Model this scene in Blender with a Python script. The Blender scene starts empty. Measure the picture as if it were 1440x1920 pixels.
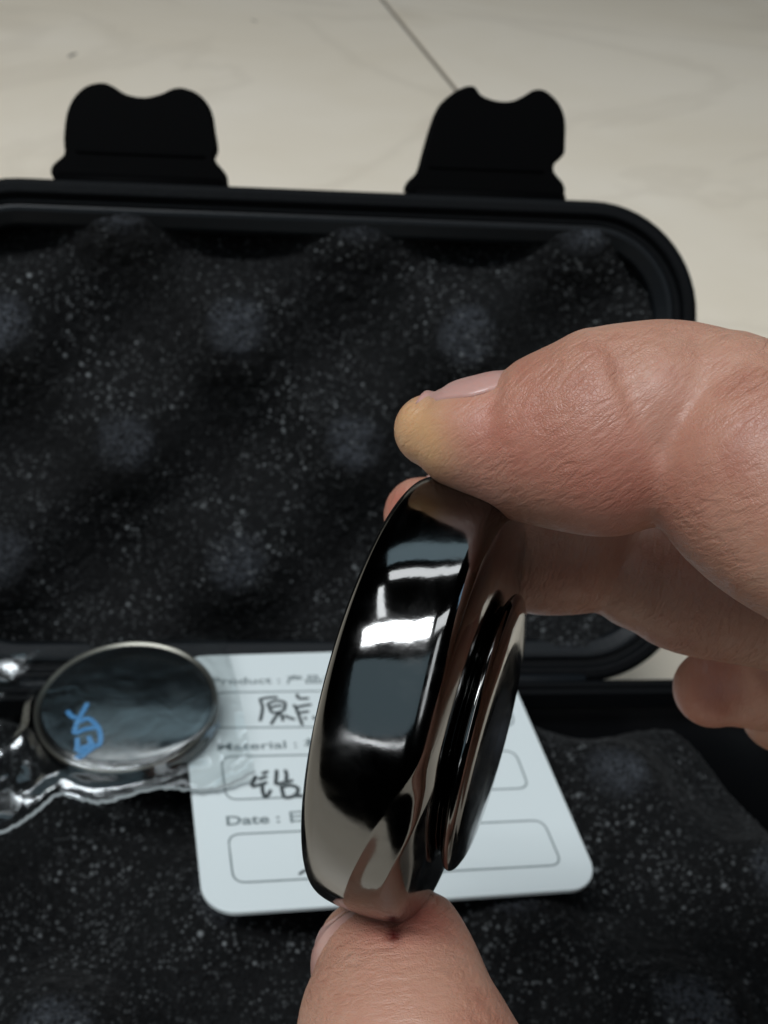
import bpy, bmesh, math, random
import numpy as np
from mathutils import Vector, Matrix
random.seed(4); np.random.seed(4)
S = bpy.context.scene
COL = S.collection
MM = 0.001

# ------------------------------------------------------------------ camera
F, CX, CY = 2100.0, 720.0, 960.0            # focal length in photo pixels, principal point
R = np.array([[0.9933807552, -0.0075322277, -0.1146208564],
              [-0.0896740506, 0.5727466772, -0.8148127444],
              [0.0717860698, 0.8196978158, 0.5682800814]])   # world axes (rows) in camera axes
CH = 170.0                                   # camera height above the card level, mm
C0 = np.array([0, 0, CH])
cam_d = bpy.data.cameras.new('camera'); cam = bpy.data.objects.new('camera', cam_d); COL.objects.link(cam)
cam_d.sensor_fit = 'VERTICAL'; cam_d.sensor_height = 24.0; cam_d.lens = 24.0 * F / 1920
cam_d.clip_start = 0.002; cam_d.clip_end = 50
cam_d.dof.use_dof = True; cam_d.dof.focus_distance = 0.088; cam_d.dof.aperture_fstop = 44
cam.matrix_world = Matrix([[*R[0], 0], [*R[1], 0], [*R[2], CH * MM], [0, 0, 0, 1]])
S.camera = cam

# ------------------------------------------------------------------ light
W = bpy.data.worlds.new('World'); S.world = W; W.use_nodes = True
bg = W.node_tree.nodes['Background']; bg.inputs[0].default_value = (0.60, 0.68, 0.74, 1); bg.inputs[1].default_value = 0.004

TGT = C0 + R @ np.array([1.0, -15.0, -90.0])  # the slider, mm
def window(name, d, dist, ax, ay, radiance, col):
    """window-like lamp: direction d from the slider (camera axes), angular half sizes ax, ay"""
    d = np.asarray(d, float); d = d / np.linalg.norm(d); w = R @ d
    L = bpy.data.lights.new(name, 'AREA'); L.shape = 'RECTANGLE'; L.size = 2 * dist * ax; L.size_y = 2 * dist * ay
    L.energy = radiance * math.pi * L.size * L.size_y; L.color = col
    o = bpy.data.objects.new(name, L); COL.objects.link(o)
    x = R @ np.array([1.0, 0, 0]); x = x - w * (x @ w); x /= np.linalg.norm(x); y = np.cross(w, x)
    p = TGT * MM + w * dist
    o.matrix_world = Matrix([[x[0], y[0], w[0], p[0]], [x[1], y[1], w[1], p[1]], [x[2], y[2], w[2], p[2]], [0, 0, 0, 1]])
    return o
DAY = (0.92, 0.965, 1.0)
SKY = (0.58, 0.82, 0.95)
window('window_top', (0.10, 0.94, 0.32), 2.2, 0.42, 0.046, 13.0, DAY)
for k_ in (-1, 0, 1):                          # the main window: three panes one above the other
    window('window_pane', (-0.26, 0.61 + 0.047 * k_, 0.71 - 0.037 * k_), 2.2, 0.34, 0.022, 92.0, DAY)
window('window_mid_side', (0.40, 0.58, 0.70), 2.2, 0.26, 0.070, 12.0, DAY)
window('window_left', (-0.38, 0.78, 0.49), 2.2, 0.035, 0.15, 16, DAY)
window('window_right', (0.52, 0.12, 0.84), 2.2, 0.08, 0.34, 8, DAY)
window('window_low', (-0.40, -0.25, 0.86), 1.6, 0.36, 0.020, 14.0, DAY)
window('ceiling_glow', (0.10, 0.98, 0.10), 2.3, 0.45, 0.10, 2.7, SKY)
window('reflection_panel', (-0.24, 0.12, 0.94), 2.4, 0.52, 0.33, 1.5, SKY)  # added unseen panel, replaces the phone mirrored in the slider
window('sky_patch', (0.90, 0.42, 0.12), 2.2, 0.08, 0.16, 4.0, (0.42, 0.70, 1.0))

S.view_settings.view_transform = 'Standard'; S.view_settings.look = 'None'
S.view_settings.exposure = -1.42; S.view_settings.gamma = 1; S.view_settings.use_curve_mapping = False
S.render.engine = 'CYCLES'
S.cycles.max_bounces = 10; S.cycles.transparent_max_bounces = 16

# ------------------------------------------------------------------ helpers
def ray(px, py): return R @ np.array([(px - CX) / F, -(py - CY) / F, -1.0])
def P(px, py, D): return C0 + ray(px, py) * D                 # photo pixel at depth D (mm) -> world mm
def on_plane(px, py, p0, n):
    r = ray(px, py); return C0 + r * (((p0 - C0) @ n) / (r @ n))
def cam2w(v): return C0 + R @ np.asarray(v, float)
def unit(v): v = np.asarray(v, float); return v / np.linalg.norm(v)

def mesh_obj(name, verts, faces, mat, parent=None, smooth=True, scale=MM):
    me = bpy.data.meshes.new(name)
    me.from_pydata([tuple(v) for v in (np.asarray(verts, float) * scale)], [], [tuple(f) for f in faces])
    me.update()
    if smooth: me.polygons.foreach_set('use_smooth', [True] * len(me.polygons))
    if mat: me.materials.append(mat)
    o = bpy.data.objects.new(name, me); COL.objects.link(o)
    if parent: o.parent = parent
    return o
def empty(name, loc, label, cat, group=None):
    o = bpy.data.objects.new(name, None); COL.objects.link(o); o.empty_display_size = 0.01
    o.location = Vector(np.asarray(loc) * MM); o['label'] = label; o['category'] = cat
    if group: o['group'] = group
    bpy.context.view_layer.update()
    return o
def keep(o, parent):                          # parent without moving
    o.parent = parent; o.matrix_parent_inverse = Matrix.Translation(parent.location).inverted()
    return o
def fix_normals(o):
    bm = bmesh.new(); bm.from_mesh(o.data); bmesh.ops.recalc_face_normals(bm, faces=bm.faces); bm.to_mesh(o.data); bm.free()
def catmull(pts, n):
    pts = np.asarray(pts, float); m = len(pts); out = []
    ext = np.vstack([2 * pts[0] - pts[1], pts, 2 * pts[-1] - pts[-2]])
    for i in range(m - 1):
        p0, p1, p2, p3 = ext[i:i + 4]
        for k in range(n):
            t = k / n
            out.append(0.5 * (2 * p1 + (p2 - p0) * t + (2 * p0 - 5 * p1 + 4 * p2 - p3) * t * t + (3 * p1 - p0 - 3 * p2 + p3) * t ** 3))
    out.append(pts[-1]); return np.array(out)
def grid_faces(nu, nv, wrap_u=False, off=0):
    f = []
    for i in range(nu if wrap_u else nu - 1):
        for j in range(nv - 1):
            a = i * nv + j; b = ((i + 1) % nu) * nv + j
            f.append((off + a, off + b, off + b + 1, off + a + 1))
    return f

# materials
def mat(name):
    m = bpy.data.materials.new(name); m.use_nodes = True
    nt = m.node_tree; return m, nt, nt.nodes['Principled BSDF']
def N(nt, typ, **kw):
    n = nt.nodes.new(typ)
    for k, v in kw.items():
        if k in n.inputs: n.inputs[k].default_value = v
        else: setattr(n, k, v)
    return n
def ramp(nt, fac, stops):
    r = nt.nodes.new('ShaderNodeValToRGB'); e = r.color_ramp.elements
    while len(e) < len(stops): e.new(0.5)
    for el, (p, c) in zip(e, stops): el.position = p; el.color = (*c, 1) if len(c) == 3 else c
    nt.links.new(fac, r.inputs[0]); return r
def simple(name, col, rough=0.5, metal=0.0, spec=0.5, bump=None):
    m, nt, b = mat(name)
    b.inputs['Base Color'].default_value = (*col, 1); b.inputs['Roughness'].default_value = rough
    b.inputs['Metallic'].default_value = metal; b.inputs['Specular IOR Level'].default_value = spec
    if bump:
        tc = N(nt, 'ShaderNodeTexCoord'); nz = N(nt, 'ShaderNodeTexNoise', Scale=bump[0], Detail=4.0)
        nt.links.new(tc.outputs['Object'], nz.inputs['Vector'])
        bp = N(nt, 'ShaderNodeBump', Strength=bump[1], Distance=bump[2]); nt.links.new(nz.outputs[0], bp.inputs['Height'])
        nt.links.new(bp.outputs[0], b.inputs['Normal'])
    return m

def mat_foam():
    m, nt, b = mat('black_foam'); L = nt.links
    tc = N(nt, 'ShaderNodeTexCoord')
    nz = N(nt, 'ShaderNodeTexNoise', Scale=1400.0, Detail=3.0); L.new(tc.outputs['Object'], nz.inputs['Vector'])
    big = N(nt, 'ShaderNodeTexNoise', Scale=55.0, Detail=3.0); L.new(tc.outputs['Object'], big.inputs['Vector'])
    # cell-wall glints painted in as sparse pale specks: few cells (random id) and only their cores
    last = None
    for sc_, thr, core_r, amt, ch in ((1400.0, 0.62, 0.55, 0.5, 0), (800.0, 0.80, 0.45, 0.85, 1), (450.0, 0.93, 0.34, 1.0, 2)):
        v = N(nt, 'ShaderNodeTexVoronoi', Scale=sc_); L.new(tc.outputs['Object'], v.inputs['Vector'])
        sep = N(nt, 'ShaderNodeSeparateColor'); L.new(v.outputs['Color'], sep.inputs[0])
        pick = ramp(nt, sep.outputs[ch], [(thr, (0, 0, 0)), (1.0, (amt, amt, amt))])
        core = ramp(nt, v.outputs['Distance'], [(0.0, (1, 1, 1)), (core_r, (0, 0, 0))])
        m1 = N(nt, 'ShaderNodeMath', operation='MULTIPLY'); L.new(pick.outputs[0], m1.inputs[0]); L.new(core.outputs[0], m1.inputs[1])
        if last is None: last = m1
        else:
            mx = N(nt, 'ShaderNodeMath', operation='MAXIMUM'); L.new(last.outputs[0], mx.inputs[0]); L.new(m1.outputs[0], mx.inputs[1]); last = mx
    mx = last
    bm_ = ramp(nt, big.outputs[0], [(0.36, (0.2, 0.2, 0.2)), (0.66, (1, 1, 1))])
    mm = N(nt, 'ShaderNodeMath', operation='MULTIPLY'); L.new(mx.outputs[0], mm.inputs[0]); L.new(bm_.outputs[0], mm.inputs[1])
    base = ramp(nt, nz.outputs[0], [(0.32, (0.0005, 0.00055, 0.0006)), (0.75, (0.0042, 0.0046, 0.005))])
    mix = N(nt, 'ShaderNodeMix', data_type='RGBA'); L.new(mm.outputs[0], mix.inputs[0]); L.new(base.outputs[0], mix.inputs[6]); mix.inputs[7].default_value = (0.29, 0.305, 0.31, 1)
    wa = N(nt, 'ShaderNodeAttribute', attribute_name='peak_light'); wn = ramp(nt, nz.outputs[0], [(0.35, (0.0, 0.0, 0.0)), (0.7, (0.8, 0.8, 0.8))])  # lighter grey where light on the peaks is painted in
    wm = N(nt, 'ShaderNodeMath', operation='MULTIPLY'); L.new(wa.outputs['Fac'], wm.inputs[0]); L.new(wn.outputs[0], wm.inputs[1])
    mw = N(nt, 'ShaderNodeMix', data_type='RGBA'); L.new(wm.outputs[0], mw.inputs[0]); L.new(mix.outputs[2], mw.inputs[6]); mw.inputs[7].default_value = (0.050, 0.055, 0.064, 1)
    L.new(mw.outputs[2], b.inputs['Base Color'])
    b.inputs['Roughness'].default_value = 0.75; b.inputs['Specular IOR Level'].default_value = 0.12
    b.inputs['Sheen Weight'].default_value = 0.03
    hsum = N(nt, 'ShaderNodeMath', operation='ADD'); L.new(nz.outputs[0], hsum.inputs[0]); L.new(mx.outputs[0], hsum.inputs[1])
    bp = N(nt, 'ShaderNodeBump', Strength=0.9, Distance=0.0006); L.new(hsum.outputs[0], bp.inputs['Height']); L.new(bp.outputs[0], b.inputs['Normal'])
    return m
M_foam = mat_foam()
M_case = simple('black_plastic', (0.0032, 0.0035, 0.004), 0.42, 0, 0.06, (900, 0.25, 0.0003))
M_case2 = simple('black_plastic_lip', (0.004, 0.005, 0.0062), 0.40, 0, 0.18, (900, 0.2, 0.0003))
M_latch = simple('black_latch_plastic', (0.0012, 0.0012, 0.0013), 0.55, 0, 0.012)
M_card = simple('white_card_stock', (0.57, 0.615, 0.615), 0.55, 0, 0.3, (1800, 0.12, 0.00012))
M_ink = simple('grey_print_ink', (0.13, 0.16, 0.165), 0.6)
M_pen = simple('pen_ink', (0.03, 0.038, 0.04), 0.6)
M_blue = simple('blue_marking', (0.05, 0.20, 0.42), 0.45)

def mat_metal():
    m, nt, b = mat('polished_black_metal'); L = nt.links
    b.inputs['Metallic'].default_value = 1.0; b.inputs['Base Color'].default_value = (0.125, 0.124, 0.122, 1)
    tc = N(nt, 'ShaderNodeTexCoord'); mp = N(nt, 'ShaderNodeMapping'); mp.inputs['Scale'].default_value = (1, 1, 1)
    L.new(tc.outputs['Object'], mp.inputs[0])
    nz = N(nt, 'ShaderNodeTexNoise', Scale=2200.0, Detail=3.0); L.new(mp.outputs[0], nz.inputs['Vector'])
    n2 = N(nt, 'ShaderNodeTexNoise', Scale=95.0, Detail=7.0, Roughness=0.65, Distortion=0.8); L.new(mp.outputs[0], n2.inputs['Vector'])
    r = ramp(nt, n2.outputs[0], [(0.38, (0.06, 0.06, 0.06)), (0.5, (0.11, 0.11, 0.11)), (0.68, (0.24, 0.24, 0.24))]); L.new(r.outputs[0], b.inputs['Roughness'])
    bp = N(nt, 'ShaderNodeBump', Strength=0.05, Distance=0.00005); L.new(nz.outputs[0], bp.inputs['Height']); L.new(bp.outputs[0], b.inputs['Normal'])
    return m
M_metal = mat_metal()

def mat_tile():
    m, nt, b = mat('cream_marble_tile'); L = nt.links
    tc = N(nt, 'ShaderNodeTexCoord')
    n1 = N(nt, 'ShaderNodeTexNoise', Scale=4.0, Detail=6.0, Roughness=0.6, Distortion=0.6); L.new(tc.outputs['Object'], n1.inputs['Vector'])
    n2 = N(nt, 'ShaderNodeTexNoise', Scale=1.7, Detail=8.0, Roughness=0.55, Distortion=2.2); L.new(tc.outputs['Object'], n2.inputs['Vector'])
    base = ramp(nt, n1.outputs[0], [(0.3, (0.73, 0.635, 0.505)), (0.7, (0.80, 0.71, 0.59))])
    vein = ramp(nt, n2.outputs[0], [(0.47, (0, 0, 0)), (0.498, (1, 1, 1)), (0.512, (1, 1, 1)), (0.54, (0, 0, 0))])
    mul = N(nt, 'ShaderNodeMath', operation='MULTIPLY'); L.new(vein.outputs[0], mul.inputs[0]); mul.inputs[1].default_value = 0.13
    mix = N(nt, 'ShaderNodeMix', data_type='RGBA'); L.new(mul.outputs[0], mix.inputs[0]); L.new(base.outputs[0], mix.inputs[6]); mix.inputs[7].default_value = (0.42, 0.35, 0.27, 1)
    L.new(mix.outputs[2], b.inputs['Base Color']); b.inputs['Roughness'].default_value = 0.34; b.inputs['Specular IOR Level'].default_value = 0.35
    return m
M_tile = mat_tile()
M_grout = simple('dark_grout', (0.12, 0.105, 0.085), 0.9)

# ------------------------------------------------------------------ floor
FZ = -50.0
fl = mesh_obj('floor', [(-3400, -150, FZ - 3), (3600, -150, FZ - 3), (3600, 6200, FZ - 3), (-3400, 6200, FZ - 3)], [(0, 1, 2, 3)], M_grout, smooth=False)
fl['kind'] = 'structure'; fl['label'] = 'floor of large cream marble tiles with dark thin joints'
TS, GAP = 1200.0, 4.6
ga = math.atan2(-26, 325)
def tile_mesh():
    h = TS / 2 - GAP / 2; bv = 1.2
    v = [(-h, -h, 0), (h, -h, 0), (h, h, 0), (-h, h, 0)]
    vs = [(x, y, -8) for x, y, _ in v] + [(x, y, -bv) for x, y, _ in v] + [(x - math.copysign(bv, x), y - math.copysign(bv, y), 0) for x, y, _ in v]
    fs = [(8, 9, 10, 11)]
    for k in range(4):
        j = (k + 1) % 4; fs += [(k, j, 4 + j, 4 + k), (4 + k, 4 + j, 8 + j, 8 + k)]
    me = bpy.data.meshes.new('floor_tile'); me.from_pydata([tuple(np.array(p) * MM) for p in vs], [], fs); me.materials.append(M_tile); return me
tme = tile_mesh()
J0 = np.array([152.0, 899.0])                  # a point on the visible joint
ux = np.array([325, 26.0]) / math.hypot(325, 26); uy = np.array([-26.0, 325]) / math.hypot(325, 26)
org = J0 + uy * 520                            # crossing of joints, beyond the frame
for i in range(-3, 3):
    for j in range(-1, 4):
        cut = 0.30 if j == -1 else 1.0         # the nearest row is cut short
        c = org + ux * TS * (i + .5) + uy * TS * (-1 - cut / 2 if j == -1 else j - .5)
        o = bpy.data.objects.new('floor_tile', tme); COL.objects.link(o); o.parent = fl
        o.location = (c[0] * MM, c[1] * MM, FZ * MM); o.rotation_euler = (0, 0, math.atan2(ux[1], ux[0])); o.scale = (1, cut, 1)

M_scuff = simple('scuff_dirt', (0.22, 0.19, 0.16), 0.7)
def onfloor(px, py): return on_plane(px, py, np.array([0, 0, FZ + 0.25]), np.array([0, 0, 1.0]))
def scuff(path, wd):
    p = catmull([onfloor(*q) for q in path], 4); vs = []; fs = []
    for i, q in enumerate(p):
        t = p[min(i + 1, len(p) - 1)] - p[max(i - 1, 0)]; sd_ = unit(np.cross([0, 0, 1.0], t)); w_ = wd * math.sin(math.pi * (i + 0.4) / (len(p) - 0.2)) * random.uniform(0.7, 1.3)
        vs += [q + sd_ * w_ / 2, q - sd_ * w_ / 2]
    for i in range(len(p) - 1): fs.append((2 * i, 2 * i + 1, 2 * i + 3, 2 * i + 2))
    o = mesh_obj('scuff_mark', vs, fs, M_scuff, smooth=False); o.parent = fl
scuff([(128, 108), (135, 103), (143, 99)], 5.0)
scuff([(470, 36), (476, 38), (481, 41)], 3.0)

# ------------------------------------------------------------------ the case
RZ = -10.0                                     # rim height of the base
HY = 189.7                                     # hinge line y
XR, XL = 103.0, -77.0
LH = 111.5
ANG = math.radians(57.0)
LY = np.array([0, math.cos(ANG), math.sin(ANG)]); LN = np.array([0, -math.sin(ANG), math.cos(ANG)]); LX = np.array([1.0, 0, 0])
LO = np.array([0, HY, RZ])
def lid(x, v, w): return LO + LX * x + LY * v + LN * w
def basep(x, v, w): return np.array([x, HY - 1.5 - v, RZ + w])
case = empty('storage_case', (13, 130, FZ), 'open black plastic case lined with black convoluted foam, lid raised with two latches', 'case')

def rrect(x0, x1, y0, y1, r, seg=14):
    pts = []
    for cx, cy, a0 in ((x1 - r, y1 - r, 0), (x0 + r, y1 - r, 90), (x0 + r, y0 + r, 180), (x1 - r, y0 + r, 270)):
        for k in range(seg + 1):
            a = math.radians(a0 + 90 * k / seg); pts.append((cx + r * math.cos(a), cy + r * math.sin(a), math.cos(a), math.sin(a)))
    return pts
def sweep_rr(name, fn, rect, r, profile, m, closed=True, parent=case):
    # profile: (offset outward from rect, height w)
    path = rrect(*rect, r); verts = []; npf = len(profile)
    for (x, y, nx, ny) in path:
        for (o, w) in profile: verts.append(fn(x + nx * o, y + ny * o, w))
    n = len(path); faces = []
    for i in range(n):
        for j in range(npf if closed else npf - 1):
            a = i * npf + j; b = ((i + 1) % n) * npf + j; a2 = i * npf + (j + 1) % npf; b2 = ((i + 1) % n) * npf + (j + 1) % npf
            faces.append((a, b, b2, a2))
    o = mesh_obj(name, verts, faces, m, smooth=False); keep(o, parent); fix_normals(o)
    bv = o.modifiers.new('bevel', 'BEVEL'); bv.width = 0.0005; bv.segments = 2; bv.limit_method = 'ANGLE'; bv.angle_limit = math.radians(35); bv.harden_normals = False
    return o
def shell(name, fn, rect, r, depth, m):
    # outer bowl: wall + bottom with thickness
    prof = [(0, -2.0), (0, -depth + 5), (-1.2, -depth + 1.6), (-5, -depth)]
    path = rrect(*rect, r); verts = []; k = len(prof)
    for (x, y, nx, ny) in path:
        for (o, w) in prof: verts.append(fn(x + nx * o, y + ny * o, w))
    n = len(path); faces = grid_faces(n, k, True)
    faces.append([i * k + k - 1 for i in range(n)])
    o = mesh_obj(name, verts, faces, m, smooth=True); keep(o, case); fix_normals(o)
    so = o.modifiers.new('solid', 'SOLIDIFY'); so.thickness = 0.002; so.offset = -1
    return o
lrect = (XL, XR, 0.0, LH); CR = 25.0
shell('lid_shell', lid, lrect, CR, 24, M_case)
sweep_rr('lid_rim', lid, lrect, CR, [(0.9, -3.0), (0.9, 0.2), (-0.6, 1.0), (-2.6, 1.0), (-3.0, -0.8), (-4.6, -0.8), (-4.6, -3)], M_case)
sweep_rr('lid_lip', lid, lrect, CR, [(-4.9, 0.2), (-6.2, 0.0), (-8.8, -2.2), (-9.0, -4.5), (-4.9, -4.5)], M_case2)
brect = (XL - 14, XR + 22, 0.0, LH + 4)
shell('base_shell', basep, brect, CR, 39, M_case)
sweep_rr('base_rim', basep, brect, CR, [(0.9, -3.0), (0.9, 0.2), (-0.4, 0.8), (-1.4, 0.8), (-1.8, -0.5), (-2.6, -0.5), (-3.0, 0.6), (-4.0, 0.6), (-4.4, -4)], M_case)
# hinge: knuckles along the back
for (a, b) in ((-52, -12), (26, 78)):
    vs = []; fs = []
    for i, x in enumerate((a, a + 0.6, b - 0.6, b)):
        rr = 1.1 if i in (0, 3) else 1.6
        for k in range(16):
            t = 2 * math.pi * k / 16; vs.append((x, HY - 0.7 + rr * math.cos(t), RZ + 0.2 + rr * math.sin(t)))
    for i in range(3):
        for k in range(16): fs.append((i * 16 + k, i * 16 + (k + 1) % 16, i * 16 + 16 + (k + 1) % 16, i * 16 + 16 + k))
    fs += [list(range(16))[::-1], list(range(48, 64))]
    keep(mesh_obj('hinge_knuckle', vs, fs, M_case2), case)

def inside_rr(x, y, rect, r):                  # signed distance (<0 inside)
    x0, x1, y0, y1 = rect; qx = abs(x - (x0 + x1) / 2) - (x1 - x0) / 2 + r; qy = abs(y - (y0 + y1) / 2) - (y1 - y0) / 2 + r
    return np.hypot(np.maximum(qx, 0), np.maximum(qy, 0)) + np.minimum(np.maximum(qx, qy), 0) - r
def smooth_noise(shape, sc, seed):
    rg = np.random.RandomState(seed); h, w = shape; gh, gw = int(h / sc) + 3, int(w / sc) + 3
    g = rg.rand(gh, gw); yy = np.arange(h) / sc; xx = np.arange(w) / sc
    y0 = yy.astype(int); x0 = xx.astype(int); fy = (yy - y0)[:, None]; fx = (xx - x0)[None]; fy = fy * fy * (3 - 2 * fy); fx = fx * fx * (3 - 2 * fx)
    a = g[y0][:, x0]; b = g[y0][:, x0 + 1]; c = g[y0 + 1][:, x0]; d = g[y0 + 1][:, x0 + 1]
    return (a * (1 - fx) + b * fx) * (1 - fy) + (c * (1 - fx) + d * fx) * fy - 0.5
def foam(name, fn, rect, r, x0, v0, amp, mean, seed, step=0.55, drop=12, dip=3.0):
    xs = np.arange(rect[0], rect[1] + step, step); ys = np.arange(rect[2], rect[3] + step, step)
    X, Y = np.meshgrid(xs, ys)
    sd = inside_rr(X, Y, rect, r)
    PI = math.pi; per = 26.5
    X2 = X + 2.0 * smooth_noise(X.shape, 40, seed + 9); Y2 = Y + 2.0 * smooth_noise(X.shape, 40, seed + 8)
    c = np.cos(PI * (X2 - x0) / per) * np.cos(PI * (Y2 - v0) / per)
    peak_light = np.clip((c - 0.62) / 0.3, 0, 1) * np.clip(1.0 + 1.2 * smooth_noise(X.shape, 9, seed + 5), 0.2, 1.4)  # mask of the lit foam peaks, painted into the colour
    c = np.where(c > 0, 1 - (1 - np.clip(c, 0, 1)) ** 1.5, c)
    Z = mean + amp * c + 0.55 * smooth_noise(X.shape, 3.0, seed) + 0.45 * smooth_noise(X.shape, 1.5, seed + 1) + 1.2 * smooth_noise(X.shape, 22, seed + 2)
    edge = np.clip((sd + 7.0) / 7.0, 0, 1); Z = Z - edge ** 2 * dip
    Z = np.where(sd > 0, -drop - 6, Z)
    verts = [fn(x, y, z) for x, y, z in zip(X.ravel(), Y.ravel(), Z.ravel())]
    h, w = X.shape; faces = []; ins = (sd <= step * 1.2)
    for i in range(h - 1):
        for j in range(w - 1):
            if ins[i, j] or ins[i + 1, j] or ins[i, j + 1] or ins[i + 1, j + 1]:
                a = i * w + j; faces.append((a, a + 1, a + w + 1, a + w))
    o = mesh_obj(name, verts, faces, M_foam); keep(o, case); fix_normals(o)
    at_ = o.data.attributes.new('peak_light', 'FLOAT', 'POINT'); at_.data.foreach_set('value', peak_light.ravel().astype(np.float32))
    return o
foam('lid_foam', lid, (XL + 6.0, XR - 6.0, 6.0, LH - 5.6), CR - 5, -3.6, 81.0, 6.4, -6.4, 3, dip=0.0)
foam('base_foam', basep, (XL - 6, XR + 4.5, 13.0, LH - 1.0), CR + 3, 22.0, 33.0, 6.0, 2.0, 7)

# latches: outlines traced in the lid plane, thick, hooked
def latch(outline, crease):
    p0 = lid(0, LH, -6.0); n = LN
    pts = [on_plane(x, y, p0, n) for x, y in outline]
    loc = np.array([[q @ LX, (q - LO) @ LY] for q in pts])
    loc = catmull(np.vstack([loc, loc[:1]]), 3)[:-1]
    base_v = LH
    th = 3.4; n_ = len(loc); cen = loc.mean(0); vs = []; fs = []
    def bend(v): return -4.0 - 0.10 * max(v - base_v, 0)
    rings = [(1.0, -th), (1.0, -0.7), (0.985, -0.2), (0.95, 0.0)]
    for s, w in rings:
        for (x, v) in loc:
            xx = cen[0] + (x - cen[0]) * s; vv = cen[1] + (v - cen[1]) * s
            vs.append(lid(xx, vv, bend(vv) + w))
    for k in range(len(rings) - 1):
        for i in range(n_): fs.append((k * n_ + i, k * n_ + (i + 1) % n_, (k + 1) * n_ + (i + 1) % n_, (k + 1) * n_ + i))
    fs.append([3 * n_ + i for i in range(n_)]); fs.append([i for i in range(n_)][::-1])
    o = mesh_obj('latch', vs, fs, M_latch, smooth=False); keep(o, case); fix_normals(o)
    x0, x1 = loc[:, 0].min() + 4, loc[:, 0].max() - 4
    # raised cross rib and hinge barrel as sub-parts
    for nm, v, rr, inset in (('latch_rib', crease, 0.45, 1.5), ('latch_barrel', base_v + 1.6, 1.9, -2.4)):
        vs = []; fs = []; a, b = x0 + inset, x1 - inset
        for x in (a, a + .5, b - .5, b):
            r2 = rr * (0.6 if x in (a, b) else 1)
            for k in range(12):
                t = 2 * math.pi * k / 12; vs.append(lid(x, v + r2 * math.cos(t), bend(v) + r2 * math.sin(t)))
        for i in range(3):
            for k in range(12): fs.append((i * 12 + k, i * 12 + (k + 1) % 12, i * 12 + 12 + (k + 1) % 12, i * 12 + 12 + k))
        fs += [list(range(12))[::-1], list(range(36, 48))]
        rb = mesh_obj(nm, vs, fs, M_latch, smooth=True); rb.parent = o; rb.matrix_parent_inverse = o.matrix_world.inverted()
        rb.location = (0, 0, 0); rb.parent = o; rb.matrix_parent_inverse = Matrix.Identity(4)
    return o
latch([(112, 352), (98, 330), (100, 312), (121, 291), (120, 262), (124, 215), (137, 182), (160, 159), (190, 152), (212, 160), (236, 175), (270, 181), (302, 174),
       (326, 163), (348, 163), (376, 177), (397, 207), (405, 250), (409, 278), (403, 300), (424, 328), (427, 345), (415, 358), (260, 360)], LH + 8.5)
latch([(770, 375), (759, 356), (762, 343), (781, 322), (795, 275), (808, 232), (822, 198), (845, 175), (870, 160), (890, 158), (903, 175), (930, 186), (960, 187),
       (985, 176), (1003, 165), (1025, 166), (1050, 190), (1061, 222), (1060, 265), (1057, 290), (1040, 306), (1038, 325), (1055, 348), (1056, 365), (1045, 380), (900, 384)], LH + 8.5)

# ------------------------------------------------------------------ card
n_full = R @ np.array([0.19455223, 0.81242181, 0.54965464])
NC = unit(0.45 * n_full + 0.55 * np.array([0, 0, 1.0]))
CP = P(700, 1450, 1.0); CP = on_plane(700, 1450, np.array([0, 0, 2.5]), np.array([0, 0, 1.0]))
def oncard(px, py, up=0.0): return on_plane(px, py, CP + NC * up, NC)
Q = {k: oncard(*v) for k, v in dict(TL=(333, 1230), TR=(934, 1213), BR=(1130, 1664), BL=(382, 1715)).items()}
def card_uv(u, v, up=0.0):                     # u right 0..1, v down 0..1 (bilinear in 3-D)
    a = Q['TL'] * (1 - u) + Q['TR'] * u; b = Q['BL'] * (1 - u) + Q['BR'] * u
    return a * (1 - v) + b * v + NC * up
card = empty('product_card', (Q['BL'] + Q['BR'] + Q['TL'] + Q['TR']) / 4, 'white rounded information card with printed boxes and pen writing on the foam', 'card')
CW = np.linalg.norm(Q['BR'] - Q['BL']); CHh = np.linalg.norm(Q['BL'] - Q['TL'])
def card_body():
    r = 6.0; path = rrect(0, CW, 0, CHh, r, 12); vs = []
    for ins, up in ((0, -0.9), (0, -0.15), (0.15, 0.0)):
        for (x, y, nx, ny) in path: vs.append(card_uv((x - nx * ins) / CW, (y - ny * ins) / CHh, up))
    n = len(path); fs = []
    for k in range(2):
        for i in range(n): fs.append((k * n + i, k * n + (i + 1) % n, (k + 1) * n + (i + 1) % n, (k + 1) * n + i))
    fs += [[2 * n + i for i in range(n)], [i for i in range(n)][::-1]]
    o = mesh_obj('card_sheet', vs, fs, M_card, smooth=False); keep(o, card); fix_normals(o)
card_body()
def ribbon(paths, n, width, up=0.06):
    """flat pen or print strokes; paths: list of 3-D polylines (mm)"""
    vs = []; fs = []
    for k, pts in enumerate(paths):
        pts = np.asarray(pts); m = len(pts); lift = up + 0.003 * k
        tan = np.gradient(pts, axis=0)
        b = len(vs)
        for i in range(m):
            t = unit(tan[i]); s = np.cross(n, t); w = width[k] if isinstance(width, (list, tuple)) else width
            if i in (0, m - 1): w *= 0.7
            vs += [pts[i] + s * w / 2 + n * lift, pts[i] - s * w / 2 + n * lift]
        for i in range(m - 1): fs.append((b + 2 * i, b + 2 * i + 2, b + 2 * i + 3, b + 2 * i + 1))
    return vs, fs
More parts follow.
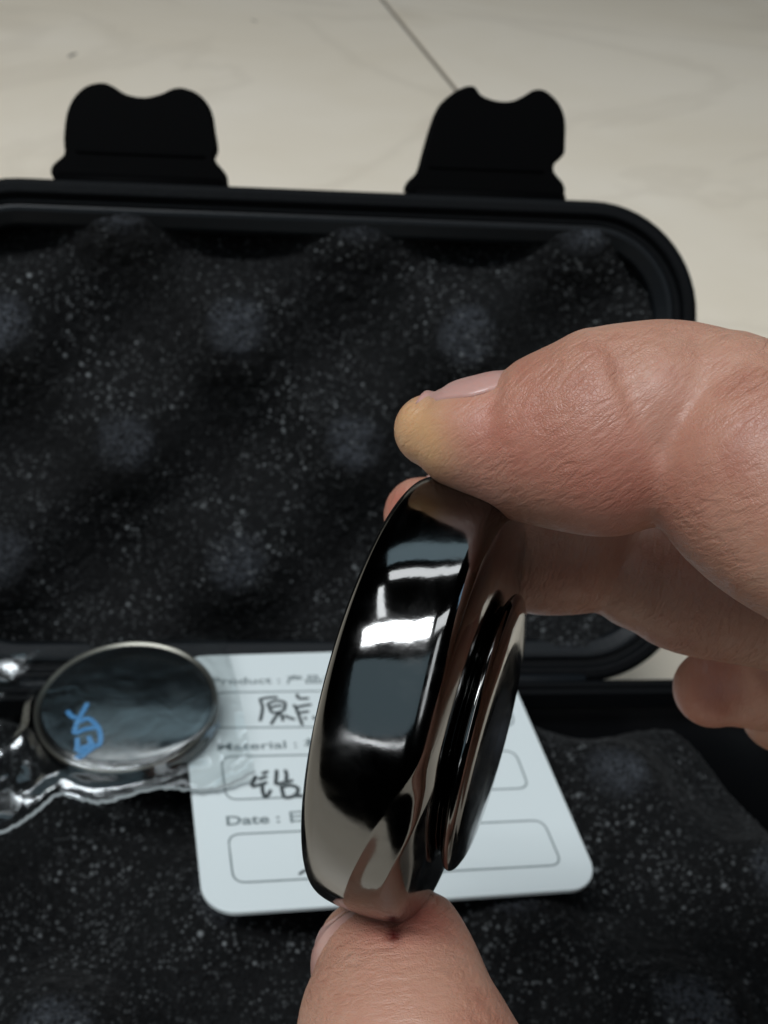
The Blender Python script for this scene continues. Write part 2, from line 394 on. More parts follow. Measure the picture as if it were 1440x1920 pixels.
def box_outline(pxs, r=2.4):
    """rounded box through four photo corners TL TR BR BL on the card"""
    c = [oncard(*p) for p in pxs]; out = []
    for i in range(4):
        a, b, d = c[i - 1], c[i], c[(i + 1) % 4]
        p = b + unit(a - b) * r; q = b + unit(d - b) * r
        for k in range(9):
            t = k / 8; out.append((1 - t) ** 2 * p + 2 * t * (1 - t) * b + t * t * q)
    # densify the straight runs
    out = np.array(out + [out[0]]); dense = []
    for a, b in zip(out[:-1], out[1:]):
        m = max(1, int(np.linalg.norm(b - a) / 1.5))
        for k in range(m): dense.append(a + (b - a) * k / m)
    dense.append(out[-1]); return np.array(dense)
for bx in (((400, 1299), (945, 1291), (966, 1361), (400, 1365)),
           ((414, 1419), (965, 1408), (992, 1478), (424, 1500)),
           ((427, 1565), (1018, 1538), (1054, 1622), (438, 1656))):
    v, f = ribbon([box_outline(bx)], NC, 0.34); keep(mesh_obj('printed_box', v, f, M_ink, smooth=False), card)
def text_mesh(name, txt, px, py, px2, size, m, parent, bold=0.012):
    cu = bpy.data.curves.new('t', 'FONT'); cu.body = txt; cu.size = 1.0; cu.offset = bold; cu.fill_mode = 'FRONT'; cu.resolution_u = 3
    o = bpy.data.objects.new('t', cu); COL.objects.link(o); bpy.context.view_layer.update()
    dg = bpy.context.evaluated_depsgraph_get(); me = bpy.data.meshes.new_from_object(o.evaluated_get(dg))
    a = oncard(px, py); b = oncard(*px2); ex = unit(b - a); ey = np.cross(NC, ex)
    co = np.zeros(len(me.vertices) * 3); me.vertices.foreach_get('co', co); co = co.reshape(-1, 3)
    wd = co[:, 0].max() - co[:, 0].min(); L = np.linalg.norm(b - a)
    sx = L / wd
    w = a + np.outer((co[:, 0] - co[:, 0].min()) * sx, ex) + np.outer(co[:, 1] * size, ey) + NC * 0.07
    me.vertices.foreach_set('co', (w * MM).ravel()); me.update(); me.materials.clear(); me.materials.append(m)
    bpy.data.objects.remove(o); q = bpy.data.objects.new(name, me); COL.objects.link(q); keep(q, parent); return q
text_mesh('printed_text', 'Product : 产品名称', 398, 1284, (672, 1279), 2.9, M_ink, card)
text_mesh('printed_text', 'Material : 材质', 408, 1408, (648, 1399), 2.9, M_ink, card)
text_mesh('printed_text', 'Date : 日期', 425, 1548, (618, 1537), 3.0, M_ink, card, 0.02)
K = 220.0 / 1408
def hw(strokes): return [catmull([oncard(400 + x * K, 1220 + y * K) for x, y in s], 5) for s in strokes]
v, f = ribbon(hw([[(545, 590), (660, 565), (775, 560)], [(560, 590), (590, 680), (580, 770), (560, 850)], [(640, 650), (740, 605), (850, 620), (860, 670), (840, 720), (760, 745), (690, 745)],
                  [(650, 640), (680, 700), (690, 740)], [(680, 690), (760, 665), (830, 665)], [(790, 745), (740, 810), (690, 890)], [(790, 750), (825, 790), (835, 850)], [(850, 780), (920, 810), (980, 830)],
                  [(1000, 520), (1020, 580)], [(1020, 580), (1150, 575)], [(960, 650), (990, 690), (1040, 820), (1070, 900)], [(990, 685), (1100, 660), (1180, 650)], [(1020, 750), (1150, 730)], [(1095, 800), (1110, 830)],
                  [(1200, 790), (1220, 830)], [(1300, 780), (1330, 830)]]), NC, 0.72)
keep(mesh_obj('pen_writing', v, f, M_pen, smooth=False), card)
v, f = ribbon(hw([[(510, 1500), (480, 1570), (450, 1630)], [(580, 1480), (660, 1450)], [(540, 1545), (650, 1510)], [(460, 1640), (560, 1610), (650, 1580)], [(590, 1590), (590, 1680), (620, 1770)], [(620, 1770), (660, 1730), (690, 1670)],
                  [(760, 1430), (755, 1520), (745, 1610)], [(860, 1430), (880, 1500), (870, 1560)], [(750, 1610), (830, 1590), (960, 1560)], [(815, 1620), (830, 1700), (850, 1770)], [(815, 1640), (920, 1620), (1010, 1650), (1000, 1720), (930, 1760), (850, 1770)], [(1000, 1745), (1080, 1745)],
                  [(1180, 1430), (1180, 1600), (1160, 1760)], [(1120, 1560), (1260, 1530)]]), NC, 0.78)
keep(mesh_obj('pen_writing', v, f, M_pen, smooth=False), card)
v, f = ribbon([catmull([oncard(x, y) for x, y in ((560, 1640), (575, 1632), (590, 1640))], 5), catmull([oncard(x, y) for x, y in ((640, 1610), (640, 1640), (655, 1645))], 5)], NC, 0.55)
keep(mesh_obj('pen_writing', v, f, M_pen, smooth=False), card)

# ------------------------------------------------------------------ spare disc in its clear sleeve
DP = on_plane(240, 1330, np.array([0, 0, 9.5]), np.array([0, 0, 1.0])); DNn = unit([-0.03, -0.10, 1.0])
ex = unit(np.cross(np.array([0, 1.0, 0]), DNn)); ey = np.cross(DNn, ex)
def dpt(x, y, z): return DP + ex * x + ey * y + DNn * z
dl, dr = on_plane(64, 1322, DP, DNn), on_plane(412, 1318, DP, DNn); DR = 0.5 * np.linalg.norm(dr - dl)
dt, db = on_plane(236, 1200, DP, DNn), on_plane(236, 1448, DP, DNn); DRy = 0.5 * np.linalg.norm(dt - db)
DP = 0.25 * (dl + dr + dt + db)
disc = empty('spare_disc', dpt(0, 0, -6), 'round polished black metal disc with blue marking inside the clear sleeve', 'metal disc')
def lathe(name, prof, m, parent, sx=1.0, sy=1.0, n=96):
    vs = []; k = len(prof)
    for i in range(n):
        t = 2 * math.pi * i / n
        for (r, z) in prof: vs.append(dpt(r * sx * math.cos(t), r * sy * math.sin(t), z))
    fs = grid_faces(n, k, True); fs.append([i * k for i in range(n)]); fs.append([i * k + k - 1 for i in range(n)])
    o = mesh_obj(name, vs, fs, m); keep(o, parent); fix_normals(o); return o
M_ring = simple('worn_steel_edge', (0.15, 0.14, 0.12), 0.3, 0.9)

lathe('disc_body', [(0.80, -6.2), (0.93, -5.6), (0.99, -3.6), (1.0, -2.2), (0.985, -0.7), (0.965, -0.35)], M_metal, disc, DR, DRy)
lathe('disc_edge', [(0.968, -0.45), (0.985, -0.15), (0.974, 0.1), (0.955, 0.05), (0.94, -0.25)], M_ring, disc, DR, DRy)
lathe('disc_face', [(0.94, -0.3), (0.90, -0.1), (0.80, 0.25), (0.5, 0.75), (0.2, 0.95), (0.02, 1.0)], M_metal, disc, DR, DRy)
def dome(px, py):                               # photo pixel -> point on the domed face
    q = on_plane(px, py, DP + DNn * 0.4, DNn); x, y = (q - DP) @ ex, (q - DP) @ ey; rr = math.hypot(x / DR, y / DRy)
    z = np.interp(rr, [0.02, 0.2, 0.5, 0.8, 0.9, 0.94, 1.0], [1.0, 0.95, 0.75, 0.25, -0.1, -0.2, -0.2]); return dpt(x, y, z)
logo = [[(126, 1334), (133, 1343), (143, 1349)], [(165, 1321), (156, 1337), (147, 1352), (141, 1368), (139, 1377)], [(150, 1356), (164, 1350), (176, 1357), (185, 1368), (189, 1382), (187, 1396), (178, 1400)],
        [(141, 1377), (158, 1370), (184, 1366)], [(145, 1384), (145, 1398), (143, 1408)], [(166, 1382), (170, 1394), (160, 1406), (145, 1410)], [(178, 1400), (165, 1409), (150, 1418), (140, 1416)], [(150, 1402), (163, 1400), (178, 1394)]]
v, f = ribbon([catmull([dome(*p) for p in s], 5) for s in logo], DNn, 0.95, 0.10)
lg = mesh_obj('blue_logo', v, f, M_blue, smooth=False); keep(lg, disc)

def mat_plastic():
    m, nt, b = mat('clear_plastic_film'); L = nt.links; out = nt.nodes['Material Output']; nt.nodes.remove(b)
    tr = N(nt, 'ShaderNodeBsdfTransparent'); tr.inputs[0].default_value = (0.90, 0.92, 0.92, 1)
    gl = N(nt, 'ShaderNodeBsdfGlossy'); gl.inputs['Roughness'].default_value = 0.16; gl.inputs[0].default_value = (0.9, 0.95, 0.97, 1)
    df = N(nt, 'ShaderNodeBsdfTranslucent'); df.inputs[0].default_value = (0.7, 0.74, 0.75, 1)
    lw = N(nt, 'ShaderNodeFresnel', IOR=1.55)
    tc = N(nt, 'ShaderNodeTexCoord'); nz = N(nt, 'ShaderNodeTexNoise', Scale=160.0, Detail=3.0, Distortion=1.2); L.new(tc.outputs['Object'], nz.inputs['Vector'])
    bp = N(nt, 'ShaderNodeBump', Strength=0.14, Distance=0.0006); L.new(nz.outputs[0], bp.inputs['Height'])
    L.new(bp.outputs[0], gl.inputs['Normal']); L.new(bp.outputs[0], lw.inputs['Normal'])
    m1 = N(nt, 'ShaderNodeMixShader'); m1.inputs[0].default_value = 0.008; L.new(tr.outputs[0], m1.inputs[1]); L.new(df.outputs[0], m1.inputs[2])
    mu = N(nt, 'ShaderNodeMath', operation='MULTIPLY_ADD'); L.new(lw.outputs[0], mu.inputs[0]); mu.inputs[1].default_value = 1.0; mu.inputs[2].default_value = 0.02
    mn = N(nt, 'ShaderNodeMath', operation='MINIMUM'); L.new(mu.outputs[0], mn.inputs[0]); mn.inputs[1].default_value = 0.22
    m2 = N(nt, 'ShaderNodeMixShader'); L.new(mn.outputs[0], m2.inputs[0]); L.new(m1.outputs[0], m2.inputs[1]); L.new(gl.outputs[0], m2.inputs[2])
    L.new(m2.outputs[0], out.inputs['Surface']); return m
M_film = mat_plastic()
M_seal = simple('crimped_film_edge', (0.22, 0.24, 0.24), 0.4)
bag = empty('clear_sleeve', dpt(0, 0, -7), 'crinkled clear plastic sleeve around the spare disc, overlapping the white card', 'plastic sleeve')
def sleeve(name, outline_px, hfun, seed, res=90):
    """film sheet over a photo outline (convex-ish 4 sided: top path, bottom path)"""
    top, bot = outline_px; tp = catmull([on_plane(x, y, DP, DNn) for x, y in top], 30); bt = catmull([on_plane(x, y, DP, DNn) for x, y in bot], 30)
    ti = np.linspace(0, len(tp) - 1, res).astype(int); bi = np.linspace(0, len(bt) - 1, res).astype(int)
    n1 = smooth_noise((res, res), 15, seed); n2 = smooth_noise((res, res), 4, seed + 1); ridge = -np.abs(smooth_noise((res, res), 14, seed + 2)) * 2
    vs = []
    for i in range(res):
        for j in range(res):
            t = j / (res - 1); q = tp[ti[i]] * (1 - t) + bt[bi[i]] * t
            x, y = (q - DP) @ ex, (q - DP) @ ey
            z = hfun(x, y); rr = math.hypot(x / DR, y / DRy); k = 0.02 if rr < 0.95 else min(1.0, 0.02 + (rr - 0.95) * 4)
            z += k * (1.5 * n1[i, j] + 0.25 * n2[i, j] + 1.6 * (ridge[i, j] + 0.4))
            vs.append(dpt(x, y, z))
    o = mesh_obj(name, vs, [q[::-1] for q in grid_faces(res, res)] if np.cross(vs[res] - vs[0], vs[1] - vs[0]) @ DNn < 0 else grid_faces(res, res), M_film); keep(o, bag); return vs, res
def h_top(x, y):
    rr = math.hypot(x / DR, y / DRy)
    if rr < 0.9: return 1.5
    return float(np.interp(rr, [0.9, 1.0, 1.12, 1.4, 2.5], [1.5, 1.2, -1.2, -3.0, -4.2]))
TOPL = [(-130, 1190), (0, 1207), (70, 1202), (150, 1207), (260, 1190), (340, 1178), (414, 1163), (425, 1185)]
BOTL = [(-130, 1590), (0, 1537), (55, 1512), (110, 1478), (190, 1492), (300, 1470), (400, 1462), (478, 1432)]
vs, res = sleeve('film_front', (TOPL, BOTL), h_top, 21)
edge = [vs[i * res + res - 1] for i in range(res)]
edge = [p + ey * 0.3 * math.sin(i * 2.3) * math.sin(i * 0.71) for i, p in enumerate(edge)]
v, f = ribbon([np.array(edge)], DNn, 0.7, 0.05); keep(mesh_obj('crimped_edge', v, f, M_seal, smooth=False), bag)

# ------------------------------------------------------------------ fidget slider
SC = np.array([(785 - CX) / F * 104.3, -(1295.8 - CY) / F * 104.3, -104.3])        # centre, camera axes
alpha, lean = math.radians(13.9), math.radians(13.3)
u_ = np.array([math.sin(lean), math.cos(lean), 0.0]); a0 = np.array([math.cos(lean), -math.sin(lean), 0.0]); z_ = np.array([0, 0, 1.0])
n_ = a0 * math.cos(alpha) + z_ * math.sin(alpha); v_ = -a0 * math.sin(alpha) + z_ * math.cos(alpha)
def sl(a, b, c): return cam2w(SC + n_ * a + u_ * b + v_ * c)
slider = empty('fidget_slider', sl(0, -20, 0), 'polished black metal fidget slider with fluted rim pinched between finger and thumb', 'fidget slider')
def plate(name, prof, off, flute, nt=420, sub=10):
    pr = catmull(prof, sub); vs = []; k = len(pr)
    for i in range(nt):
        th = 2 * math.pi * i / nt
        for (a, r) in pr:
            rr = r + flute(th, a, r)
            vs.append(sl(a + off[0], rr * math.sin(th) * off[3] + off[1], rr * math.cos(th) + off[2]))
    fs = grid_faces(nt, k, True)
    fs.append([i * k for i in range(nt)]); fs.append([i * k + k - 1 for i in range(nt)])
    o = mesh_obj(name, vs, fs, M_metal); keep(o, slider); fix_normals(o); return o
def sst(x, a, b): t = min(max((x - a) / (b - a), 0), 1); return t * t * (3 - 2 * t)
def fl_main(th, a, r):
    sn = math.sin(th); on = 4.9 + (0.3 * sn if sn > 0 else 6.4 * sn * sst(-sn, 0, 0.3))      # where the swirling flutes begin
    q = a - on
    if q <= 0 or r < 9: return 0.0
    d = math.sqrt(math.sin(math.pi * q / 2.9) ** 2 + 0.01) - 0.1
    return -(0.36 * d + 0.05 * q) * sst(r, 9, 15.5) * (1 - sst(-sn, 0.52, 0.82))
front_prof = [(-5.3, 0.3), (-5.2, 9.0), (-4.95, 14.5), (-4.65, 16.6), (-4.45, 17.05), (-4.4, 17.5), (-4.2, 18.5), (-3.7, 19.35), (-3.0, 19.82), (-2.0, 20.08), (-0.6, 20.24), (1.0, 20.3), (2.6, 20.26), (3.9, 20.02), (4.8, 19.35), (5.4, 18.1), (5.85, 15.8), (6.0, 12.5), (6.0, 0.3)]
plate('front_plate', front_prof, (0, 0, 0, 1.0), fl_main, 520, 12)
def fl_back(th, a, r): return 0.0
back_prof = [(5.95, 0.3), (6.05, 10.1), (6.26, 11.5), (6.6, 12.4), (6.97, 12.7), (7.35, 12.5), (7.63, 12.0), (8.0, 10.8), (8.2, 7.7), (8.3, 0.3)]
plate('rear_plate', back_prof, (0, -1.65, 1.0, 1.0), fl_back)

# ------------------------------------------------------------------ hand
def chain(st):          # stations (px, py, D, r_px, kz): radius in photo pixels at that depth
    return [((np.array([(x - CX) / F * D, -(y - CY) / F * D, -D])), r * D / F, kz) for x, y, D, r, kz in st]
def cchain(st):         # stations in camera mm
    return [(np.array(p, float), r, kz) for p, r, kz in st]
def tube(st, sub=6, nseg=36, cap=1.0):
    c = np.array([np.concatenate([p, [r, k]]) for p, r, k in st]); c = catmull(c, sub)
    pts, rad, kz = c[:, :3], np.maximum(c[:, 3], 0.3), c[:, 4]
    tan = np.array([unit(t) for t in np.gradient(pts, axis=0)])
    rings = []
    def ring(p, t, r, k):
        zc = np.array([0, 0, 1.0]); e2 = unit(zc - t * (zc @ t)); e1 = np.cross(e2, t)
        return [p + r * (math.cos(a) * e1 + k * math.sin(a) * e2) for a in np.linspace(0, 2 * math.pi, nseg, endpoint=False)]
    for q in (0.98, 0.9, 0.75, 0.55, 0.3):
        rings.append(ring(pts[0] - tan[0] * rad[0] * q * cap, tan[0], rad[0] * math.sqrt(1 - q * q), kz[0]))
    for p, t, r, k in zip(pts, tan, rad, kz): rings.append(ring(p, t, r, k))
    for q in (0.3, 0.55, 0.75, 0.9, 0.98):
        rings.append(ring(pts[-1] + tan[-1] * rad[-1] * q, tan[-1], rad[-1] * math.sqrt(1 - q * q), kz[-1]))
    vs = [p for r in rings for p in r]; n = len(rings); fs = []
    for i in range(n - 1):
        for j in range(nseg): fs.append((i * nseg + j, i * nseg + (j + 1) % nseg, (i + 1) * nseg + (j + 1) % nseg, (i + 1) * nseg + j))
    fs.append(list(range(nseg))[::-1]); fs.append(list(range((n - 1) * nseg, n * nseg)))
    return vs, fs, pts, rad
index_d = chain([(808, 807, 100, 70, 1.15), (838, 813, 99.5, 93, 1.1), (900, 822, 98.5, 119, 1.05), (960, 829, 98, 146, 1.0), (1050, 823, 96.5, 177, 0.95), (1120, 813, 95.5, 197, 0.92), (1180, 797, 95, 192, 0.92), (1215, 780, 94.5, 165, 0.95)])
index_k = chain([(1040, 792, 97, 105, 0.8), (1130, 770, 95.6, 152, 0.95), (1200, 755, 95.2, 153, 0.95), (1250, 744, 95.2, 146, 0.90), (1300, 748, 95, 142, 0.85), (1380, 785, 94.2, 162, 0.88), (1450, 820, 93, 178, 0.9)])
index_m = chain([(1352, 792, 94, 178, 0.92), (1410, 860, 92, 214, 0.95), (1500, 935, 90, 225, 0.95), (1640, 1010, 88, 225, 1.0)])
index_b = chain([(1396, 940, 90.5, 146, 1.0), (1470, 985, 89, 162, 1.0)])
index_p = cchain([((38, -2.5, -88), 9.6, 1.0), ((52, -9, -88), 9.8, 1.0), ((68, -17, -92), 10.5, 1.0), ((84, -28, -97), 12.5, 1.0)])
mid_d = chain([(790, 965, 121, 72, 1.0), (840, 975, 121, 98, 1.0), (920, 990, 120, 122, 1.0), (1000, 1005, 119, 146, 1.0), (1080, 1005, 118, 148, 1.0)])
mid_m = chain([(1215, 1060, 117, 128, 1.0), (1290, 1075, 116, 152, 1.0), (1440, 1090, 114, 165, 1.0), (1620, 1120, 112, 170, 1.0)])
mid_p = cchain([((47, -8, -112), 9.6, 1.0), ((62, -16, -112), 10, 1.0), ((86, -32, -112), 12, 1.0)])
ring_d = chain([(1336, 1291, 134, 74, 1.0), (1390, 1272, 134, 102, 1.0), (1460, 1255, 133, 122, 1.0), (1600, 1245, 131, 126, 1.0)])
ring_p = cchain([((54, -19, -131), 8.8, 1.0), ((66, -26, -129), 9.4, 1.0), ((86, -40, -126), 11.5, 1.0)])
pink_d = cchain([((52, -26, -146), 5.5, 1.0), ((60, -28, -145), 7, 1.0), ((72, -36, -142), 8, 1.0), ((84, -50, -138), 10.5, 1.0)])
thumb_d = chain([(713, 1722, 107.5, 116, 1.05), (718, 1738, 107, 128, 1.05), (728, 1765, 106, 141, 1.05), (744, 1830, 103, 162, 1.03), (751, 1910, 100, 196, 1.0), (770, 2010, 97, 225, 1.0), (812, 2130, 94, 238, 1.0)])
thumb_p = cchain([((5, -54, -92), 10.3, 1.0), ((14, -68, -92), 10.8, 1.0), ((28, -84, -94), 13, 1.0), ((48, -98, -100), 17, 1.0), ((66, -108, -106), 19, 1.0)])
palm = [cchain([((86, -30, -102), 14, 1.3), ((84, -55, -106), 18, 1.5), ((82, -85, -110), 20, 1.5), ((88, -110, -112), 20, 1.4)]),
        cchain([((66, -62, -100), 11, 1.1), ((60, -85, -102), 15, 1.1), ((74, -105, -108), 18, 1.1)]),
        cchain([((88, -42, -130), 13, 1.0), ((88, -70, -126), 15, 1.0), ((92, -105, -118), 17, 1.0)]),
        cchain([((84, -104, -112), 20, 1.25), ((110, -122, -114), 21, 1.3), ((150, -138, -116), 24, 1.25), ((205, -158, -118), 29, 1.1)])]
parts = dict(index_d=index_d, index_k=index_k, index_m=index_m, index_b=index_b, index_p=index_p, mid_d=mid_d, mid_m=mid_m, mid_p=mid_p, ring_d=ring_d, ring_p=ring_p, pink=pink_d, thumb_d=thumb_d, thumb_p=thumb_p, palm0=palm[0], palm1=palm[1], palm2=palm[2], palm3=palm[3])
allv, allf, axes = [], [], {}
for k, st in parts.items():
    v, f, pts, rad = tube(st, cap=0.35 if k == 'thumb_d' else 1.0); off = len(allv); allv += v; allf += [tuple(off + i for i in q) for q in f]; axes[k] = (pts, rad)
tmp = mesh_obj('tmp_hand', allv, allf, None, scale=1.0)
rm = tmp.modifiers.new('remesh', 'REMESH'); rm.mode = 'VOXEL'; rm.voxel_size = 0.5; rm.use_smooth_shade = True
sm = tmp.modifiers.new('smooth', 'SMOOTH'); sm.factor = 0.5; sm.iterations = 7
bpy.context.view_layer.update()
hme = bpy.data.meshes.new_from_object(tmp.evaluated_get(bpy.context.evaluated_depsgraph_get())); bpy.data.objects.remove(tmp)
nv = len(hme.vertices); co = np.zeros(nv * 3); hme.vertices.foreach_get('co', co); co = co.reshape(-1, 3)
# surface coordinates along and around each finger
best = np.full(nv, 1e9); along = np.zeros(nv); around = np.zeros(nv); fid = np.zeros(nv, int); relr = np.zeros(nv)
groups = [('index', ['index_d', 'index_m', 'index_p']), ('mid', ['mid_d', 'mid_m', 'mid_p']), ('ring', ['ring_d', 'ring_p']), ('pink', ['pink']), ('thumb', ['thumb_d', 'thumb_p']), ('palm', ['palm0']), ('palm', ['palm2']), ('palm', ['palm3'])]
for gi, (g, ks) in enumerate(groups):
    pts = np.vstack([axes[k][0] for k in ks]); rad = np.concatenate([axes[k][1] for k in ks])
    s = np.concatenate([[0], np.cumsum(np.linalg.norm(np.diff(pts, axis=0), axis=1))])
    for i in range(len(pts) - 1):
        d = pts[i + 1] - pts[i]; L2 = d @ d
        if L2 < 1e-9: continue
        rel = co - pts[i]; t = np.clip(rel @ d / L2, 0, 1); pr = pts[i] + t[:, None] * d; dv = co - pr; dist = np.linalg.norm(dv, axis=1)
        q = dist - (rad[i] * (1 - t) + rad[i + 1] * t)
        better = q < best
        dn = unit(d); zc = np.array([0, 0, 1.0]); e2 = unit(zc - dn * (zc @ dn)); e1 = np.cross(e2, dn)
        ang = np.arctan2(dv @ e2, dv @ e1)
        best[better] = q[better]; along[better] = (s[i] + t * math.sqrt(L2) + (rel @ dn) * 0)[better]; around[better] = (ang * (rad[i] * (1 - t) + rad[i + 1] * t))[better]; fid[better] = gi
world = C0 + co @ R.T
pxx = CX + F * co[:, 0] / -co[:, 2]; pyy = CY - F * co[:, 1] / -co[:, 2]
hme.vertices.foreach_set('co', (world * MM).ravel())
def attr(name, arr, typ='FLOAT'):
    a = hme.attributes.new(name, typ, 'POINT'); a.data.foreach_set('value' if typ == 'FLOAT' else 'vector', np.ascontiguousarray(arr, dtype=np.float32).ravel())
def lines(ang):                                # fold lines run at this angle (camera axes)
    c_, s_ = math.cos(math.radians(ang)), math.sin(math.radians(ang))
    return np.stack([-s_ * co[:, 0] + c_ * co[:, 1], c_ * co[:, 0] + s_ * co[:, 1], co[:, 2]], 1)
fold = np.where((fid == 4)[:, None], lines(7), np.where((fid == 0)[:, None], lines(38), lines(75)))
attr('skin_uv', fold, 'FLOAT_VECTOR')
def gauss(c, sx): c = np.asarray(c, float); return np.exp(-((co - c) ** 2).sum(1) / sx ** 2)
def cpt(px, py, D): return np.array([(px - CX) / F * D, -(py - CY) / F * D, -D])
tipmask = gauss(cpt(752, 790, 97), 3.6) * (fid == 0) + 0.8 * gauss(cpt(790, 850, 95), 2.6) * (fid == 0)
attr('pale_tip', np.clip(tipmask * 0.7, 0, 0.65))
red = 0.35 * gauss(cpt(910, 800, 92), 5) + 0.5 * gauss(cpt(1150, 930, 88), 7) + 0.8 * gauss(cpt(745, 1735, 100), 3.5) + 0.4 * gauss(cpt(1330, 1310, 128), 7) + 0.5 * gauss(cpt(735, 960, 118), 4) + .35 * gauss(cpt(800, 1720, 101), 4)
attr('flush', np.clip(red, 0, 1))
attr('scab', np.clip(1.5 * np.exp(-((pxx - 738) ** 2 + (pyy - 1753) ** 2) / 13.0 ** 2) * (fid == 4) * (co[:, 2] > -104), 0, 1))
hme.polygons.foreach_set('use_smooth', [True] * len(hme.polygons)); hme.update()

def mat_skin():
    m, nt, b = mat('skin'); L = nt.links
    at = N(nt, 'ShaderNodeAttribute', attribute_name='skin_uv'); tc = N(nt, 'ShaderNodeTexCoord')
    pale = N(nt, 'ShaderNodeAttribute', attribute_name='pale_tip'); fl_ = N(nt, 'ShaderNodeAttribute', attribute_name='flush'); sc = N(nt, 'ShaderNodeAttribute', attribute_name='scab')
    blot = N(nt, 'ShaderNodeTexNoise', Scale=110.0, Detail=4.0, Roughness=0.6); L.new(tc.outputs['Object'], blot.inputs['Vector'])
    fine = N(nt, 'ShaderNodeTexNoise', Scale=900.0, Detail=3.0); L.new(tc.outputs['Object'], fine.inputs['Vector'])
    base = ramp(nt, blot.outputs[0], [(0.28, (0.32, 0.132, 0.088)), (0.5, (0.39, 0.198, 0.136)), (0.75, (0.43, 0.25, 0.178))])
    mr = N(nt, 'ShaderNodeMix', data_type='RGBA'); L.new(fl_.outputs['Fac'], mr.inputs[0]); L.new(base.outputs[0], mr.inputs[6]); mr.inputs[7].default_value = (0.36, 0.095, 0.07, 1)
    mp = N(nt, 'ShaderNodeMix', data_type='RGBA'); L.new(pale.outputs['Fac'], mp.inputs[0]); L.new(mr.outputs[2], mp.inputs[6]); mp.inputs[7].default_value = (0.52, 0.30, 0.125, 1)
    ms = N(nt, 'ShaderNodeMix', data_type='RGBA'); L.new(sc.outputs['Fac'], ms.inputs[0]); L.new(mp.outputs[2], ms.inputs[6]); ms.inputs[7].default_value = (0.09, 0.008, 0.006, 1)
    L.new(ms.outputs[2], b.inputs['Base Color'])
    # creases: diagonal fine folds along the finger sides, broken by noise
    mpg = N(nt, 'ShaderNodeMapping'); mpg.inputs['Scale'].default_value = (1.0, 0.26, 0.4); L.new(at.outputs['Vector'], mpg.inputs[0])
    w1 = N(nt, 'ShaderNodeTexNoise', Scale=2.1, Detail=2.0, Roughness=0.5, Distortion=0.5); L.new(mpg.outputs[0], w1.inputs['Vector'])
    mpg2 = N(nt, 'ShaderNodeMapping'); mpg2.inputs['Rotation'].default_value = (0, 0, math.radians(55)); mpg2.inputs['Scale'].default_value = (1.0, 0.25, 0.4); L.new(at.outputs['Vector'], mpg2.inputs[0])
    w2 = N(nt, 'ShaderNodeTexNoise', Scale=2.2, Detail=2.0); L.new(mpg2.outputs[0], w2.inputs['Vector'])
    c1 = ramp(nt, w1.outputs[0], [(0.3, (0, 0, 0)), (0.62, (1, 1, 1))])
    c2 = ramp(nt, w2.outputs[0], [(0.3, (0, 0, 0)), (0.62, (1, 1, 1))])
    vor = N(nt, 'ShaderNodeTexVoronoi', Scale=3200.0, feature='DISTANCE_TO_EDGE'); L.new(tc.outputs['Object'], vor.inputs['Vector'])
    cv = ramp(nt, vor.outputs['Distance'], [(0.0, (0, 0, 0)), (0.18, (1, 1, 1))])
    s1 = N(nt, 'ShaderNodeMath', operation='MULTIPLY_ADD'); L.new(c2.outputs[0], s1.inputs[0]); s1.inputs[1].default_value = 0.22; L.new(c1.outputs[0], s1.inputs[2])
    s2 = N(nt, 'ShaderNodeMath', operation='MULTIPLY_ADD'); L.new(cv.outputs[0], s2.inputs[0]); s2.inputs[1].default_value = 0.25; L.new(s1.outputs[0], s2.inputs[2])
    vary = N(nt, 'ShaderNodeTexNoise', Scale=130.0, Detail=2.0); L.new(tc.outputs['Object'], vary.inputs['Vector'])
    vs_ = ramp(nt, vary.outputs[0], [(0.35, (0.25, 0.25, 0.25)), (0.65, (0.7, 0.7, 0.7))])
    bp = N(nt, 'ShaderNodeBump', Strength=0.6, Distance=0.00016); L.new(s2.outputs[0], bp.inputs['Height']); L.new(vs_.outputs[0], bp.inputs['Strength']); L.new(bp.outputs[0], b.inputs['Normal'])
    rr = ramp(nt, fine.outputs[0], [(0.3, (0.36, 0.36, 0.36)), (0.7, (0.52, 0.52, 0.52))]); L.new(rr.outputs[0], b.inputs['Roughness'])
    b.inputs['Specular IOR Level'].default_value = 0.45
    b.inputs['Subsurface Weight'].default_value = 0.35; b.inputs['Subsurface Radius'].default_value = (1.0, 0.35, 0.2); b.inputs['Subsurface Scale'].default_value = 0.0011
    return m
M_skin = mat_skin(); hme.materials.clear(); hme.materials.append(M_skin)
hand = empty('hand', world.mean(0), 'right hand pinching the black slider between bent index finger and thumb', 'hand')
hb = bpy.data.objects.new('hand_skin', hme); COL.objects.link(hb); keep(hb, hand)

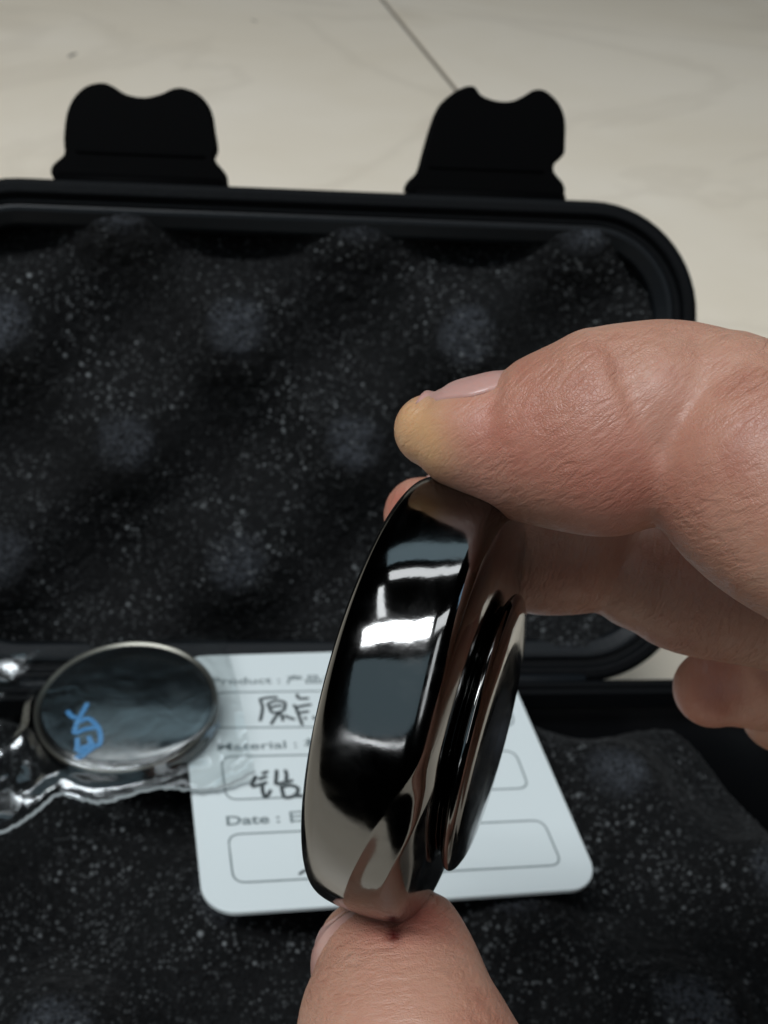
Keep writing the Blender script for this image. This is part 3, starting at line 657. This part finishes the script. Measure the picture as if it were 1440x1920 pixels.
def mat_nail():
    m, nt, b = mat('fingernail'); b.inputs['Base Color'].default_value = (0.44, 0.25, 0.215, 1); b.inputs['Roughness'].default_value = 0.3
    b.inputs['Subsurface Weight'].default_value = 0.3; b.inputs['Subsurface Radius'].default_value = (1, .4, .3); b.inputs['Subsurface Scale'].default_value = 0.0008
    return m
M_nail = mat_nail()
def nail(ax, s0, s1, dors, span, lift, name='fingernail', base=0.6):
    """curved plate over the finger axis between stations s0..s1 (fractions), dorsal direction in camera axes"""
    pts, rad = axes[ax]; n = len(pts); ns, na = 22, 20; grids = []
    for lay in (lift, lift - 0.45):
        g = []
        for i in range(ns):
            fr = i / (ns - 1); x = (s0 + (s1 - s0) * fr) * (n - 1)
            i0 = int(math.floor(x)); i0 = max(0, min(n - 2, i0)); t = x - i0
            p = pts[i0] * (1 - t) + pts[i0 + 1] * t; r = max(rad[i0] * (1 - t) + rad[i0 + 1] * t, rad[0] * 0.95)
            tn = unit(pts[i0 + 1] - pts[i0]); d = unit(np.asarray(dors) - tn * (np.asarray(dors) @ tn)); e = np.cross(tn, d)
            sp = span * (1.0 - 0.55 * max(0, (fr - 0.72) / 0.28) ** 2)
            for j in range(na):
                a = (j / (na - 1) * 2 - 1) * sp
                g.append(p + (r + lay - 0.35 * max(0, fr - 0.8) / 0.2) * (math.cos(a) * d + math.sin(a) * e))
        grids.append(g)
    vs = [cam2w(p) for p in grids[0] + grids[1]]; m = ns * na
    fs = grid_faces(ns, na) + [tuple(m + k for k in q)[::-1] for q in grid_faces(ns, na)]
    border = [i * na for i in range(ns)] + [(ns - 1) * na + j for j in range(1, na)] + [i * na + na - 1 for i in range(ns - 2, -1, -1)] + [j for j in range(na - 2, 0, -1)]
    for k in range(len(border)): a, b = border[k], border[(k + 1) % len(border)]; fs.append((a, m + a, m + b, b))
    o = mesh_obj(name, vs, fs, M_nail); fix_normals(o); keep(o, hand); return o
nail('index_d', -0.10, 0.40, (0.1, 0.96, -0.05), 1.05, 0.28)
nail('thumb_d', -0.02, 0.50, (-0.86, 0.0, 0.5), 0.95, 0.32)
nail('mid_d', -0.02, 0.40, (0.1, 0.95, 0.25), 0.9, 0.25)
